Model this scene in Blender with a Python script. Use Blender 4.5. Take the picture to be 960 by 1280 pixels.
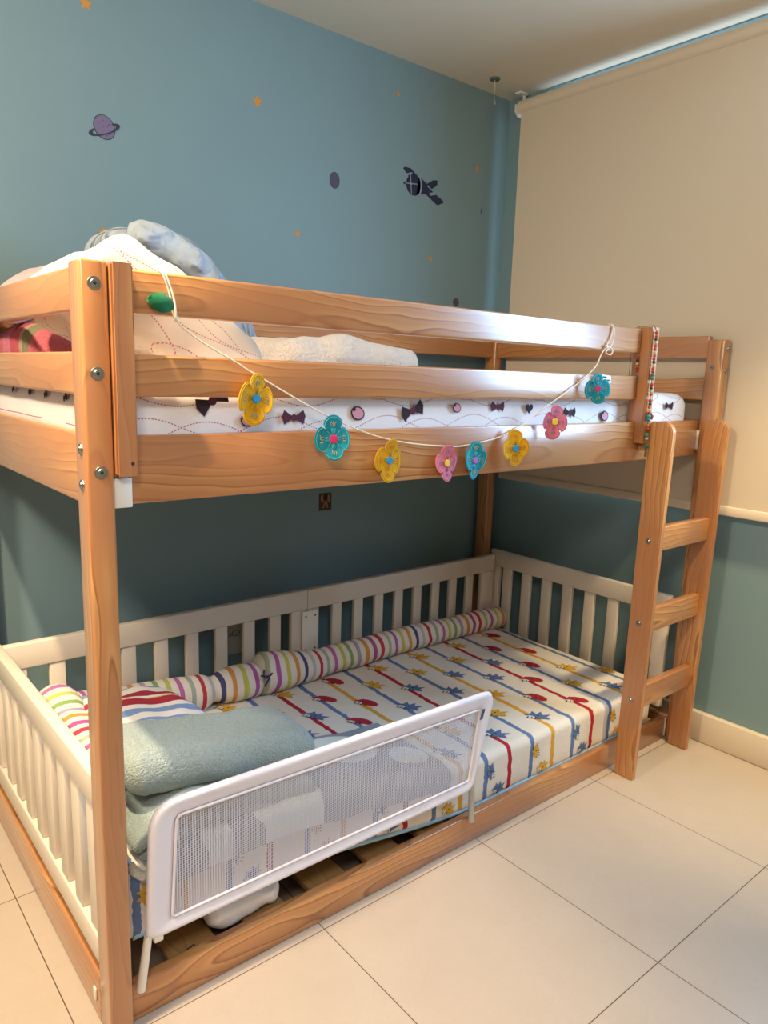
import bpy, bmesh, math, random
from mathutils import Vector, Matrix, noise
from math import sin, cos, pi, radians as rad, sqrt

random.seed(7)
for o in list(bpy.data.objects): bpy.data.objects.remove(o)
SC = bpy.context.scene
COL = SC.collection

# ---------------------------------------------------------------- camera
cam = bpy.data.cameras.new('camera'); camo = bpy.data.objects.new('camera', cam); COL.objects.link(camo)
SC.camera = camo
F_PX = 920.14
cam.sensor_fit = 'VERTICAL'; cam.sensor_height = 36; cam.sensor_width = 27
cam.lens = 36 * F_PX / 1280; cam.clip_start = .02; cam.clip_end = 60
yaw, pit, rol = 0.694938, 0.183447, 0.031969
fw = Vector((sin(yaw)*cos(pit), cos(yaw)*cos(pit), -sin(pit)))
r0 = Vector((cos(yaw), -sin(yaw), 0)); u0 = r0.cross(fw)
R = r0*cos(rol) + u0*sin(rol); U = -r0*sin(rol) + u0*cos(rol)
camo.matrix_world = Matrix(((R.x, U.x, -fw.x, -0.365338), (R.y, U.y, -fw.y, -1.149736), (R.z, U.z, -fw.z, 1.189238), (0, 0, 0, 1)))

# ---------------------------------------------------------------- world, lights, exposure
w = bpy.data.worlds.new('sky'); SC.world = w; w.use_nodes = True
bg = w.node_tree.nodes['Background']; bg.inputs[0].default_value = (.45, .68, 1, 1); bg.inputs[1].default_value = 1.0
SC.view_settings.view_transform = 'Standard'; SC.view_settings.look = 'None'
SC.view_settings.gamma = 1; SC.view_settings.use_curve_mapping = False
SC.view_settings.exposure = 0.13

def area(name, loc, target, sx, sy, power, col, spread=180):
    l = bpy.data.lights.new(name, 'AREA'); l.shape = 'RECTANGLE'; l.size = sx; l.size_y = sy
    l.energy = power; l.color = col; l.spread = rad(spread)
    o = bpy.data.objects.new(name, l); COL.objects.link(o); o.location = loc
    o.rotation_euler = (Vector(target) - Vector(loc)).to_track_quat('-Z', 'Y').to_euler(); return o
def spot(name, loc, target, power, col, size, blend, rad_):
    l = bpy.data.lights.new(name, 'SPOT'); l.energy = power; l.color = col; l.spot_size = rad(size)
    l.spot_blend = blend; l.shadow_soft_size = rad_
    o = bpy.data.objects.new(name, l); COL.objects.link(o); o.location = loc
    o.rotation_euler = (Vector(target) - Vector(loc)).to_track_quat('-Z', 'Y').to_euler(); return o
WARM = (1, .80, .52)
DAY = (.62, .80, 1)
spot('downlight', (-.36, -.02, 2.25), (-.28, .16, 0), 175, WARM, 74, .55, .03)
spot('downlight', (1.48, -.80, 2.25), (1.92, -.12, 0), 190, (1, .79, .44), 46, 1.0, .06)
area('ceiling_lamp', (-1.0, -.15, 2.22), (-.2, .3, .6), .25, .25, 38, (1, .84, .62))
area('ceiling_lamp', (-.75, -1.45, 2.22), (-.3, -.3, .3), .5, .5, 25, (1, .90, .80))
area('daylight_behind_blind', (2.033, .20, 1.53), (1.0, .20, 1.53), 1.08, 1.30, 13, DAY)
area('daylight_window', (2.033, -.62, 1.60), (1.0, -.62, 1.60), .48, .98, 36, (.40, .66, 1))

# ---------------------------------------------------------------- materials
def nt(name):
    m = bpy.data.materials.new(name); m.use_nodes = True
    t = m.node_tree; return m, t, t.nodes['Principled BSDF']
def N(t, kind, **kw):
    n = t.nodes.new(kind)
    for k, v in kw.items(): setattr(n, k, v)
    return n
def val(t, op, a, b=None, c=None):
    n = N(t, 'ShaderNodeMath', operation=op)
    for i, x in enumerate((a, b, c)):
        if x is None: continue
        if isinstance(x, (int, float)): n.inputs[i].default_value = x
        else: t.links.new(x, n.inputs[i])
    return n.outputs[0]
def mixc(t, f, a, b):
    n = N(t, 'ShaderNodeMix', data_type='RGBA')
    for s, x in ((0, f), (6, a), (7, b)):
        if isinstance(x, (int, float)): n.inputs[s].default_value = x
        elif isinstance(x, tuple): n.inputs[s].default_value = (*x, 1)[:4]
        else: t.links.new(x, n.inputs[s])
    return n.outputs[2]
def bump(t, h, strength, dist=.002):
    b = N(t, 'ShaderNodeBump'); b.inputs['Strength'].default_value = strength; b.inputs['Distance'].default_value = dist
    t.links.new(h, b.inputs['Height']); return b.outputs[0]
def noise_tex(t, vec, scale, detail=3, rough=.5, dist=0):
    n = N(t, 'ShaderNodeTexNoise'); n.inputs['Scale'].default_value = scale; n.inputs['Detail'].default_value = detail
    n.inputs['Roughness'].default_value = rough; n.inputs['Distortion'].default_value = dist
    if vec is not None: t.links.new(vec, n.inputs['Vector'])
    return n.outputs[0]
def ramp(t, f, stops, const=False):
    r = N(t, 'ShaderNodeValToRGB'); e = r.color_ramp.elements
    r.color_ramp.interpolation = 'CONSTANT' if const else 'LINEAR'
    e[0].position = stops[0][0]; e[0].color = (*stops[0][1], 1)
    e[1].position = stops[1][0]; e[1].color = (*stops[1][1], 1)
    for p, c in stops[2:]:
        k = e.new(p); k.color = (*c, 1)
    t.links.new(f, r.inputs[0]); return r.outputs[0]
def objco(t): return N(t, 'ShaderNodeTexCoord').outputs['Object']
def sep(t, v):
    s = N(t, 'ShaderNodeSeparateXYZ'); t.links.new(v, s.inputs[0]); return s.outputs
def comb(t, x, y, z):
    c = N(t, 'ShaderNodeCombineXYZ')
    for i, k in enumerate((x, y, z)):
        if isinstance(k, (int, float)): c.inputs[i].default_value = k
        else: t.links.new(k, c.inputs[i])
    return c.outputs[0]
def hexc(h):
    h = h.lstrip('#'); c = [int(h[i:i+2], 16)/255 for i in (0, 2, 4)]
    return tuple(x/12.92 if x <= .04045 else ((x+.055)/1.055)**2.4 for x in c)
def flat(name, col, rough=.6, metal=0, spec=.5, bumps=0, bscale=400):
    m, t, b = nt(name); b.inputs['Base Color'].default_value = (*col, 1)
    b.inputs['Roughness'].default_value = rough; b.inputs['Metallic'].default_value = metal
    b.inputs['Specular IOR Level'].default_value = spec
    if bumps: t.links.new(bump(t, noise_tex(t, objco(t), bscale, 2), bumps, .002), b.inputs['Normal'])
    return m

def wood(name, axis, coat=1.0, light=hexc('D09C60'), mid=hexc('BE814B'), dark=hexc('864820'), flame=hexc('A66A42')):
    m, t, b = nt(name)
    s = sep(t, objco(t)); i = 'xyz'.index(axis)
    al = s[i]; a, c = [s[k] for k in range(3) if k != i]
    rnd = N(t, 'ShaderNodeObjectInfo').outputs['Random']
    r1 = val(t, 'MULTIPLY', rnd, 7.3); r2 = val(t, 'FRACT', val(t, 'MULTIPLY', rnd, 91.7)); r3 = val(t, 'FRACT', val(t, 'MULTIPLY', rnd, 37.1))
    p = comb(t, val(t, 'ADD', val(t, 'MULTIPLY', a, 7.0), r1), val(t, 'ADD', val(t, 'MULTIPLY', c, 7.0), val(t, 'MULTIPLY', r2, 9.0)), val(t, 'ADD', val(t, 'MULTIPLY', al, 2.3), r1))
    n1 = noise_tex(t, p, 1.0, 2, .45)
    # slightly tilted pith axis: cathedral arches
    ca = val(t, 'ADD', val(t, 'ADD', a, val(t, 'MULTIPLY', val(t, 'SUBTRACT', r2, .5), .07)), val(t, 'MULTIPLY', al, .02))
    cc = val(t, 'ADD', val(t, 'ADD', c, val(t, 'ADD', val(t, 'MULTIPLY', r3, .05), .012)), val(t, 'MULTIPLY', al, .035))
    r = val(t, 'SQRT', val(t, 'ADD', val(t, 'MULTIPLY', ca, ca), val(t, 'MULTIPLY', cc, cc)))
    r = val(t, 'ADD', r, val(t, 'MULTIPLY', val(t, 'SUBTRACT', n1, .5), .10))
    ring = val(t, 'FRACT', val(t, 'MULTIPLY', r, 62))
    col = ramp(t, ring, [(0, light), (.40, mid), (.72, mid), (.90, dark), (.95, mid), (1, light)])
    big = noise_tex(t, p, .8, 1)
    col = mixc(t, val(t, 'MULTIPLY', ramp(t, big, [(.44, (0, 0, 0)), (.54, (1, 1, 1))]), .8), col, flame)
    col = mixc(t, val(t, 'MULTIPLY', r3, .35), col, mid)
    fib = noise_tex(t, comb(t, val(t, 'MULTIPLY', a, 260), val(t, 'MULTIPLY', c, 260), val(t, 'MULTIPLY', al, 9)), 1, 2)
    col = mixc(t, val(t, 'MULTIPLY', fib, .28), col, mid)
    t.links.new(col, b.inputs['Base Color'])
    b.inputs['Roughness'].default_value = .30 if coat else .62; b.inputs['Specular IOR Level'].default_value = .5
    b.inputs['Coat Weight'].default_value = coat; b.inputs['Coat Roughness'].default_value = .26; b.inputs['Coat IOR'].default_value = 1.55
    t.links.new(bump(t, fib, .06, .001), b.inputs['Normal'])
    return m
WX, WY, WZ = wood('pine_along_x', 'x'), wood('pine_along_y', 'y'), wood('pine_along_z', 'z')
WIN = wood('uncoated_pine_along_x', 'x', 0.0)  # back rails: coat left out to keep the window glare off them
WSL = wood('rough_slat_pine', 'y', 0.0, hexc('A98452'), hexc('9A7343'), hexc('7A562C'), hexc('9F7A49'))
WHITE_PAINT = flat('white_painted_wood', hexc('DCCDBB'), .42, bumps=.02, bscale=60)
BLUE = None
def wall_mat():
    m, t, b = nt('blue_wall_paint')
    n = noise_tex(t, objco(t), 3, 3)
    t.links.new(mixc(t, n, hexc('758E93'), hexc('7B9498')), b.inputs['Base Color'])
    b.inputs['Roughness'].default_value = .55; b.inputs['Specular IOR Level'].default_value = .35
    t.links.new(bump(t, noise_tex(t, objco(t), 220, 2), .04, .001), b.inputs['Normal']); return m
BLUE = wall_mat()
CEIL = flat('ceiling_paint', hexc('E4D6BE'), .8, bumps=.03, bscale=150)
def floor_mat():
    m, t, b = nt('cream_floor_tile')
    s = sep(t, N(t, 'ShaderNodeNewGeometry').outputs['Position'])
    def line(c, off):
        f = val(t, 'FRACT', val(t, 'ADD', val(t, 'DIVIDE', val(t, 'SUBTRACT', c, off), .5), 20.5))
        return val(t, 'LESS_THAN', val(t, 'ABSOLUTE', val(t, 'SUBTRACT', f, .5)), .0021)
    g = val(t, 'MAXIMUM', line(s[0], .9601), line(s[1], -.0023))
    n = noise_tex(t, objco(t), 9, 6, .62, .6); n2 = noise_tex(t, objco(t), 45, 4, .6, 1.5)
    c = mixc(t, n, hexc('B2A191'), hexc('BDAC9C'))
    c = mixc(t, val(t, 'MULTIPLY', ramp(t, n2, [(.5, (0, 0, 0)), (.62, (1, 1, 1))]), .16), c, hexc('AF9B82'))
    c = mixc(t, g, c, hexc('5B4A3C'))
    t.links.new(c, b.inputs['Base Color']); b.inputs['Specular IOR Level'].default_value = .32
    t.links.new(val(t, 'ADD', .30, val(t, 'MULTIPLY', n, .1)), b.inputs['Roughness'])
    t.links.new(bump(t, val(t, 'SUBTRACT', val(t, 'MULTIPLY', n2, .05), g), .25, .001), b.inputs['Normal']); return m
FLOOR = floor_mat()
BASEB = flat('cream_baseboard_tile', hexc('DCCBB2'), .35)
BLINDM = flat('blind_fabric', hexc('D6C4AC'), .9, spec=.2, bumps=.05, bscale=900)
BLINDBAR = flat('blind_bar', hexc('DCCAB2'), .5)
STEEL = flat('zinc_bolt', hexc('A9A79C'), .3, 1)
DARKHOLE = flat('dark_recess', hexc('2A2018'), .6)
WHITE_PLASTIC = flat('white_plastic', hexc('E9E2D6'), .4)
ALU = flat('window_frame_white', hexc('DDE2E6'), .4)
def glass_mat():
    m, t, b = nt('window_glass'); b.inputs['Base Color'].default_value = (.95, .98, 1, 1)
    b.inputs['Roughness'].default_value = .02; b.inputs['Transmission Weight'].default_value = 1; b.inputs['IOR'].default_value = 1.02
    return m
GLASS = glass_mat()
def fabric(name, col, col2=None, nscale=30, b1=.5, bs=700, rough=.95, bd=.003):
    m, t, b = nt(name); n = noise_tex(t, objco(t), nscale, 4)
    t.links.new(mixc(t, n, col, col2 or col), b.inputs['Base Color'])
    b.inputs['Roughness'].default_value = rough; b.inputs['Specular IOR Level'].default_value = .15
    b.inputs['Sheen Weight'].default_value = .15
    t.links.new(bump(t, noise_tex(t, objco(t), bs, 3, .6), b1, bd), b.inputs['Normal']); return m
SAGE = fabric('sage_terry', hexc('8B9894'), hexc('C6D0C8'), 210, 1.0, 240, bd=.007)
TERRYW = fabric('cream_terry', hexc('E2DFD2'), hexc('D4D2C4'), 30, 1.0, 220, bd=.008)
FLUFF = fabric('cream_fleece', hexc('EDE0D2'), hexc('DCCABC'), 60, .9, 140, bd=.010)
WHITECLOTH = fabric('white_cotton', hexc('E8E4E6'), None, 30, .2, 500)
QUILT_ = None
def quilt_mat():
    m, t, b = nt('pale_blue_quilting')
    s = sep(t, objco(t)); n = noise_tex(t, objco(t), 9, 3)
    ln = val(t, 'SINE', val(t, 'ADD', val(t, 'MULTIPLY', val(t, 'ADD', s[1], val(t, 'MULTIPLY', s[0], .35)), 150), val(t, 'MULTIPLY', n, 16)))
    ln2 = val(t, 'SINE', val(t, 'ADD', val(t, 'MULTIPLY', val(t, 'SUBTRACT', s[0], s[2]), 60), val(t, 'MULTIPLY', n, 9)))
    t.links.new(mixc(t, n, hexc('A9B4BF'), hexc('BCC5CC')), b.inputs['Base Color'])
    b.inputs['Roughness'].default_value = .9; b.inputs['Specular IOR Level'].default_value = .2
    t.links.new(bump(t, val(t, 'ADD', ln, val(t, 'MULTIPLY', ln2, .6)), .8, .008), b.inputs['Normal']); return m
QUILTM = quilt_mat()
def pink_mat():
    m, t, b = nt('pink_striped_terry'); s = sep(t, objco(t)); n = noise_tex(t, objco(t), 40, 3)
    y = val(t, 'ADD', s[1], val(t, 'MULTIPLY', n, .012))
    f = val(t, 'FRACT', val(t, 'ADD', val(t, 'MULTIPLY', y, 4.2), 10.05))
    c = ramp(t, f, [(0, hexc('D9707E')), (.40, hexc('8E8A66')), (.50, hexc('C9A38E')), (.56, hexc('CF5F6A')), (.8, hexc('E08496'))], True)
    t.links.new(c, b.inputs['Base Color']); b.inputs['Roughness'].default_value = .95
    t.links.new(bump(t, noise_tex(t, objco(t), 320, 3), .9, .005), b.inputs['Normal']); return m
PINKT = pink_mat()
def net_mat():
    m, t, b = nt('white_net'); s = sep(t, objco(t))
    def g(c, k, wd):
        f = val(t, 'FRACT', val(t, 'ADD', val(t, 'DIVIDE', c, k), 50)); return val(t, 'LESS_THAN', f, wd)
    a = val(t, 'MAXIMUM', g(s[0], .0054, .40), g(s[2], .0046, .38))
    b.inputs['Base Color'].default_value = (*hexc('D6D3DC'), 1); b.inputs['Roughness'].default_value = .8
    t.links.new(a, b.inputs['Alpha']); return m
NET = net_mat()
def guardfab():
    m, t, b = nt('white_guard_fabric'); s = sep(t, objco(t))
    a = val(t, 'SINE', val(t, 'MULTIPLY', s[0], 2600)); c = val(t, 'SINE', val(t, 'MULTIPLY', s[2], 2600))
    n = noise_tex(t, objco(t), 14, 3)
    t.links.new(mixc(t, n, hexc('E8E2EA'), hexc('F0EAF0')), b.inputs['Base Color']); b.inputs['Roughness'].default_value = .85
    t.links.new(bump(t, val(t, 'ADD', val(t, 'MULTIPLY', a, c), val(t, 'MULTIPLY', n, 3)), .25, .001), b.inputs['Normal']); return m
GUARDF = guardfab()
STRIPES = ['B83C48', 'A6AA90', 'A85C98', 'BDB558', 'CC8C4A', '4A4A72', 'B9B4B4', 'B03A46', '9DA49A', 'B0669C', 'B2B560', '84A062', 'A096A8', 'C88C48', 'A85288']
def bolster_mat(name, k):
    m, t, b = nt(name)
    at = N(t, 'ShaderNodeAttribute'); at.attribute_name = 'u'
    n = noise_tex(t, objco(t), 12, 3)
    u = val(t, 'ADD', val(t, 'MULTIPLY', at.outputs['Fac'], k), val(t, 'MULTIPLY', n, .03))
    f = val(t, 'FRACT', val(t, 'ADD', u, .04)); cols = [c for c in STRIPES if c]; nn = len(cols); st = []
    for i, c in enumerate(cols):
        st += [(i/nn, hexc(c)), ((i+.42)/nn, hexc('DCD0C2'))]
    st = st[:32]
    t.links.new(ramp(t, f, st, True), b.inputs['Base Color']); b.inputs['Roughness'].default_value = .9
    b.inputs['Specular IOR Level'].default_value = .2
    wr = noise_tex(t, comb(t, val(t, 'MULTIPLY', at.outputs['Fac'], 30), 0, 0), 1, 2)
    t.links.new(bump(t, wr, .25, .01), b.inputs['Normal']); return m
def sheet_mat():
    m, t, b = nt('striped_print_sheet')
    s = sep(t, N(t, 'ShaderNodeNewGeometry').outputs['Position'])
    n = noise_tex(t, comb(t, val(t, 'MULTIPLY', s[0], 20), val(t, 'MULTIPLY', s[1], 45), val(t, 'MULTIPLY', s[2], 45)), 1, 2)
    x = val(t, 'ADD', val(t, 'ADD', s[0], val(t, 'MULTIPLY', val(t, 'SUBTRACT', s[1], .35), -.045)), val(t, 'MULTIPLY', val(t, 'SUBTRACT', n, .5), .012))
    k = val(t, 'ADD', val(t, 'DIVIDE', val(t, 'SUBTRACT', x, 1.50), .0945), 40.5)
    d = val(t, 'ABSOLUTE', val(t, 'SUBTRACT', val(t, 'FRACT', k), .5))
    on = val(t, 'LESS_THAN', d, .085)
    idx = val(t, 'FRACT', val(t, 'ADD', val(t, 'DIVIDE', val(t, 'FLOOR', k), 4), .001))
    c = ramp(t, idx, [(0, hexc('B02A38')), (.2, hexc('667CA4')), (.45, hexc('D69E3A')), (.7, hexc('667CA4'))], True)
    t.links.new(mixc(t, on, hexc('E4DACD'), c), b.inputs['Base Color']); b.inputs['Roughness'].default_value = .85
    b.inputs['Specular IOR Level'].default_value = .25
    t.links.new(bump(t, noise_tex(t, objco(t), 7, 4, .6), .5, .012), b.inputs['Normal']); return m
SHEET = sheet_mat()
def wave_mat(name, ax, base):
    m, t, b = nt(name); s = sep(t, objco(t)); u = s['xyz'.index(ax[0])] if ax != 'sp' else val(t, 'SUBTRACT', val(t, 'MULTIPLY', s[0], .83), val(t, 'MULTIPLY', s[2], .55)); v = s['xyz'.index(ax[1])] if ax != 'sp' else val(t, 'ADD', s[1], val(t, 'ADD', val(t, 'MULTIPLY', s[0], .55), val(t, 'MULTIPLY', s[2], .83)))
    tot = 0
    for sg, ph in ((.017, 0), (-.017, .5), (.013, 1.7)):
        w_ = val(t, 'MULTIPLY', val(t, 'SINE', val(t, 'ADD', val(t, 'MULTIPLY', u, 24), ph)), sg)
        f = val(t, 'SUBTRACT', val(t, 'FRACT', val(t, 'ADD', val(t, 'DIVIDE', val(t, 'ADD', v, w_), .075), 30.37+ph*.2)), .5)
        dot = val(t, 'GREATER_THAN', val(t, 'SINE', val(t, 'MULTIPLY', u, 1100)), -.4)
        l = val(t, 'MULTIPLY', val(t, 'LESS_THAN', val(t, 'ABSOLUTE', f), .013), dot)
        tot = val(t, 'MAXIMUM', l, tot) if tot else l
    n = noise_tex(t, objco(t), 8, 3)
    t.links.new(mixc(t, tot, base, hexc('C07480')), b.inputs['Base Color']); b.inputs['Roughness'].default_value = .9
    b.inputs['Specular IOR Level'].default_value = .2
    t.links.new(bump(t, n, .35, .01), b.inputs['Normal']); return m
UPSHEET = wave_mat('dotted_wave_sheet', 'xz', hexc('F6F0EE'))
PILLOWC = wave_mat('dotted_wave_pillowcase', 'sp', hexc('E0D2C2'))
def pstripe_mat():
    m, t, b = nt('blue_red_striped_pillowcase'); s = sep(t, objco(t)); n = noise_tex(t, objco(t), 30, 2)
    f = val(t, 'FRACT', val(t, 'ADD', val(t, 'DIVIDE', val(t, 'ADD', s[1], val(t, 'MULTIPLY', n, .012)), .30), 10.52))
    W_ = hexc('E6DED6'); RD = hexc('A32438'); BL = hexc('7C93BE'); YE = hexc('D5A73F')
    t.links.new(ramp(t, f, [(0, BL), (.08, W_), (.16, BL), (.2, W_), (.30, BL), (.4, W_), (.48, RD), (.60, YE), (.62, W_), (.66, RD), (.76, W_), (.9, BL)], True), b.inputs['Base Color'])
    b.inputs['Roughness'].default_value = .9; return m
PSTRIPE = pstripe_mat()
def grey_cloud():
    m, t, b = nt('grey_blanket_with_pale_clouds'); s = sep(t, objco(t))
    def disc(x, y, rx, ry):
        a = val(t, 'DIVIDE', val(t, 'SUBTRACT', s[0], x), rx); c = val(t, 'DIVIDE', val(t, 'SUBTRACT', s[1], y), ry)
        return val(t, 'LESS_THAN', val(t, 'ADD', val(t, 'MULTIPLY', a, a), val(t, 'MULTIPLY', c, c)), 1)
    tot = None
    for q in ((-.10, -.10, .085, .085), (.16, .05, .10, .08), (-.27, -.13, .03, .03), (.30, -.05, .05, .05)):
        d = disc(*q); tot = d if tot is None else val(t, 'MAXIMUM', tot, d)
    t.links.new(mixc(t, tot, hexc('8E939E'), hexc('DCE3DC')), b.inputs['Base Color']); b.inputs['Roughness'].default_value = .95
    t.links.new(bump(t, noise_tex(t, objco(t), 400, 2), .4, .003), b.inputs['Normal']); return m
GREYC = grey_cloud()
INK = flat('dark_print', hexc('33222A'), .9); PINKP = flat('pink_print', hexc('DB9AA8'), .9)
PLUM = flat('plum_print', hexc('5A2A3E'), .9)
RED = flat('red_print', hexc('A8202F'), .9); BLUEP = flat('blue_print', hexc('566E98'), .9); YEL = flat('yellow_print', hexc('D3A233'), .9)
PALEP = flat('pale_print', hexc('D9D5CC'), .9)
BLUEHEM = flat('light_blue_hem', hexc('9FBFD0'), .8)

# ---------------------------------------------------------------- mesh helpers (all vertices in world metres)
WPOS = {}
def link(o, parent, loc):
    COL.objects.link(o); WPOS[o.name] = Vector(loc)
    if parent is not None:
        o.parent = parent; o.location = Vector(loc) - WPOS[parent.name]
    else: o.location = loc
    return o
def tag(o, label=None, cat=None, group=None, kind=None):
    for k, v in (('label', label), ('category', cat), ('group', group), ('kind', kind)):
        if v: o[k] = v
    return o
def thing(name, loc, label, cat, group=None):
    o = bpy.data.objects.new(name, None); o.empty_display_size = .05
    return tag(link(o, None, loc), label, cat, group)
class MB:
    def __init__(s): s.v = []; s.f = []; s.m = []; s.u = []
    def add(s, vs, fs, mi=0, us=None):
        k = len(s.v); s.v += [Vector(p) for p in vs]; s.f += [[i+k for i in f] for f in fs]; s.m += [mi]*len(fs)
        s.u += list(us) if us else [0]*len(vs)
    def addbm(s, bm, mi=0):
        bm.verts.index_update(); s.add([v.co.copy() for v in bm.verts], [[v.index for v in f.verts] for f in bm.faces], mi); bm.free()
    def build(s, name, mats, parent=None, smooth=True, origin=None, label=None, ang=40):
        if not isinstance(mats, (list, tuple)): mats = [mats]
        lo = Vector([min(p[i] for p in s.v) for i in range(3)]); hi = Vector([max(p[i] for p in s.v) for i in range(3)])
        og = Vector(origin) if origin is not None else (lo+hi)/2
        me = bpy.data.meshes.new(name); me.from_pydata([p-og for p in s.v], [], s.f)
        for m in mats: me.materials.append(m)
        me.polygons.foreach_set('material_index', s.m)
        if any(s.u):
            at = me.attributes.new('u', 'FLOAT', 'POINT'); at.data.foreach_set('value', s.u)
        me.update()
        if smooth:
            me.polygons.foreach_set('use_smooth', [True]*len(me.polygons))
            try: me.set_sharp_from_angle(angle=rad(ang))
            except Exception: pass
        o = bpy.data.objects.new(name, me); link(o, parent, og)
        if label: o['label'] = label
        return o
def box(mb, x0, x1, y0, y1, z0, z1, bev=.003, mi=0, seg=2):
    bm = bmesh.new(); bmesh.ops.create_cube(bm, size=1)
    for v in bm.verts: v.co = Vector((x0+(v.co.x+.5)*(x1-x0), y0+(v.co.y+.5)*(y1-y0), z0+(v.co.z+.5)*(z1-z0)))
    if bev: bmesh.ops.bevel(bm, geom=list(bm.edges), offset=bev, segments=seg, affect='EDGES', profile=.5)
    mb.addbm(bm, mi)
def board(name, x0, x1, y0, y1, z0, z1, mat, parent, bev=.003, label=None, seg=2):
    mb = MB(); box(mb, x0, x1, y0, y1, z0, z1, bev, 0, seg); return mb.build(name, mat, parent, label=label, ang=50)
def prism(mb, pts, axis, a, b, bev=0, mi=0):
    """closed 2-D outline extruded from a to b along axis; pts are the other two coordinates in order"""
    def P(p, k):
        q = list(p); q.insert('xyz'.index(axis), k); return Vector(q)
    bm = bmesh.new(); v0 = [bm.verts.new(P(p, a)) for p in pts]; v1 = [bm.verts.new(P(p, b)) for p in pts]
    n = len(pts); f = [bm.faces.new(v0), bm.faces.new(v1[::-1])]
    for i in range(n): bm.faces.new((v0[i], v1[i], v1[(i+1) % n], v0[(i+1) % n]))
    bmesh.ops.recalc_face_normals(bm, faces=bm.faces)
    if bev:
        es = [e for e in bm.edges if any(g in f for g in e.link_faces)]
        bmesh.ops.bevel(bm, geom=es, offset=bev, segments=2, affect='EDGES')
    mb.addbm(bm, mi)
def cyl(mb, p0, p1, r0_, r1_=None, n=16, mi=0, caps=True):
    p0 = Vector(p0); p1 = Vector(p1); r1_ = r0_ if r1_ is None else r1_
    d = (p1-p0).normalized(); a = d.orthogonal().normalized(); b = d.cross(a)
    vs = [p0+(a*cos(2*pi*i/n)+b*sin(2*pi*i/n))*r0_ for i in range(n)]+[p1+(a*cos(2*pi*i/n)+b*sin(2*pi*i/n))*r1_ for i in range(n)]
    fs = [[i, (i+1) % n, n+(i+1) % n, n+i] for i in range(n)]
    if caps: fs += [list(range(n))[::-1], list(range(n, 2*n))]
    mb.add(vs, fs, mi)
def smooth_path(pts, k=8):
    pts = [Vector(p) for p in pts]; out = []
    for i in range(len(pts)-1):
        p0, p1, p2, p3 = pts[max(i-1, 0)], pts[i], pts[i+1], pts[min(i+2, len(pts)-1)]
        for j in range(k):
            t = j/k; out.append(.5*((2*p1)+(-p0+p2)*t+(2*p0-5*p1+4*p2-p3)*t*t+(-p0+3*p1-3*p2+p3)*t**3))
    out.append(pts[-1]); return out
def tube(mb, path, rfn, n=10, mi=0, flat_=1.0, cap=True, wob=0, nscale=6):
    """sweep; rfn(t, s) -> radius; stores arc length in u; flat_ squashes vertically"""
    path = [Vector(p) for p in path]; L = [0]
    for i in range(1, len(path)): L.append(L[-1]+(path[i]-path[i-1]).length)
    T = L[-1] or 1; vs = []; us = []; m = len(path)
    up0 = Vector((0, 0, 1))
    for i, p in enumerate(path):
        d = (path[min(i+1, m-1)]-path[max(i-1, 0)]).normalized()
        if i == 0:
            a = d.cross(up0)
            a = a.normalized() if a.length > .05 else d.orthogonal().normalized()
        else:
            a = (a - d*a.dot(d)).normalized()
        b = a.cross(d); r = rfn(L[i]/T, L[i]) if callable(rfn) else rfn
        for j in range(n):
            t = 2*pi*j/n; q = a*cos(t)+b*sin(t)*flat_
            rr = r
            if wob: rr = r*(1+wob*noise.noise(Vector((L[i]*nscale, q.x*1.5, q.z*1.5))))
            vs.append(p+q*rr); us.append(L[i]+1e-4)
    fs = []
    for i in range(m-1):
        for j in range(n): fs.append([i*n+j, i*n+(j+1) % n, (i+1)*n+(j+1) % n, (i+1)*n+j])
    if cap:
        vs += [path[0], path[-1]]; us += [1e-4, T]
        for j in range(n): fs.append([len(vs)-2, (j+1) % n, j]); fs.append([len(vs)-1, (m-1)*n+j, (m-1)*n+(j+1) % n])
    mb.add(vs, fs, mi, us)
def rbox(mb, c, size, r, seg, fn=None, mi=0):
    """rounded subdivided box about c, each vertex passed through fn(world point)"""
    c = Vector(c); h = Vector(size)/2; r = min(r, h.x, h.y, h.z); idx = {}; vs = []; fs = []
    def ticks(k):
        n = max(2, int(round(2*h[k]/seg))); inner = [-h[k]+2*h[k]*i/n for i in range(n+1)]
        ex = [-h[k]+r*t for t in (.25, .5, .75, 1)]; ex += [-e for e in ex]
        out = sorted(inner+ex); res = [out[0]]
        for e in out[1:]:
            if e-res[-1] > seg*.18: res.append(e)
        res[-1] = h[k]; return res
    tk = [ticks(0), ticks(1), ticks(2)]
    def vid(p):
        key = tuple(round(q, 5) for q in p)
        if key not in idx:
            q = Vector(p); inn = Vector([max(-h[k]+r, min(h[k]-r, q[k])) for k in range(3)]); d = q-inn
            if d.length > 1e-9: q = inn+d.normalized()*r
            q = q+c; idx[key] = len(vs); vs.append(Vector(fn(q)) if fn else q)
        return idx[key]
    for k in range(3):
        a, b = [i for i in range(3) if i != k]
        for sgn in (-1, 1):
            for i in range(len(tk[a])-1):
                for j in range(len(tk[b])-1):
                    q = []
                    for (ii, jj) in ((i, j), (i+1, j), (i+1, j+1), (i, j+1)):
                        p = [0, 0, 0]; p[k] = sgn*h[k]; p[a] = tk[a][ii]; p[b] = tk[b][jj]; q.append(vid(p))
                    flip = (sgn > 0) == (k == 1)
                    fs.append(q[::-1] if flip else q)
    mb.add(vs, fs, mi)
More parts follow.
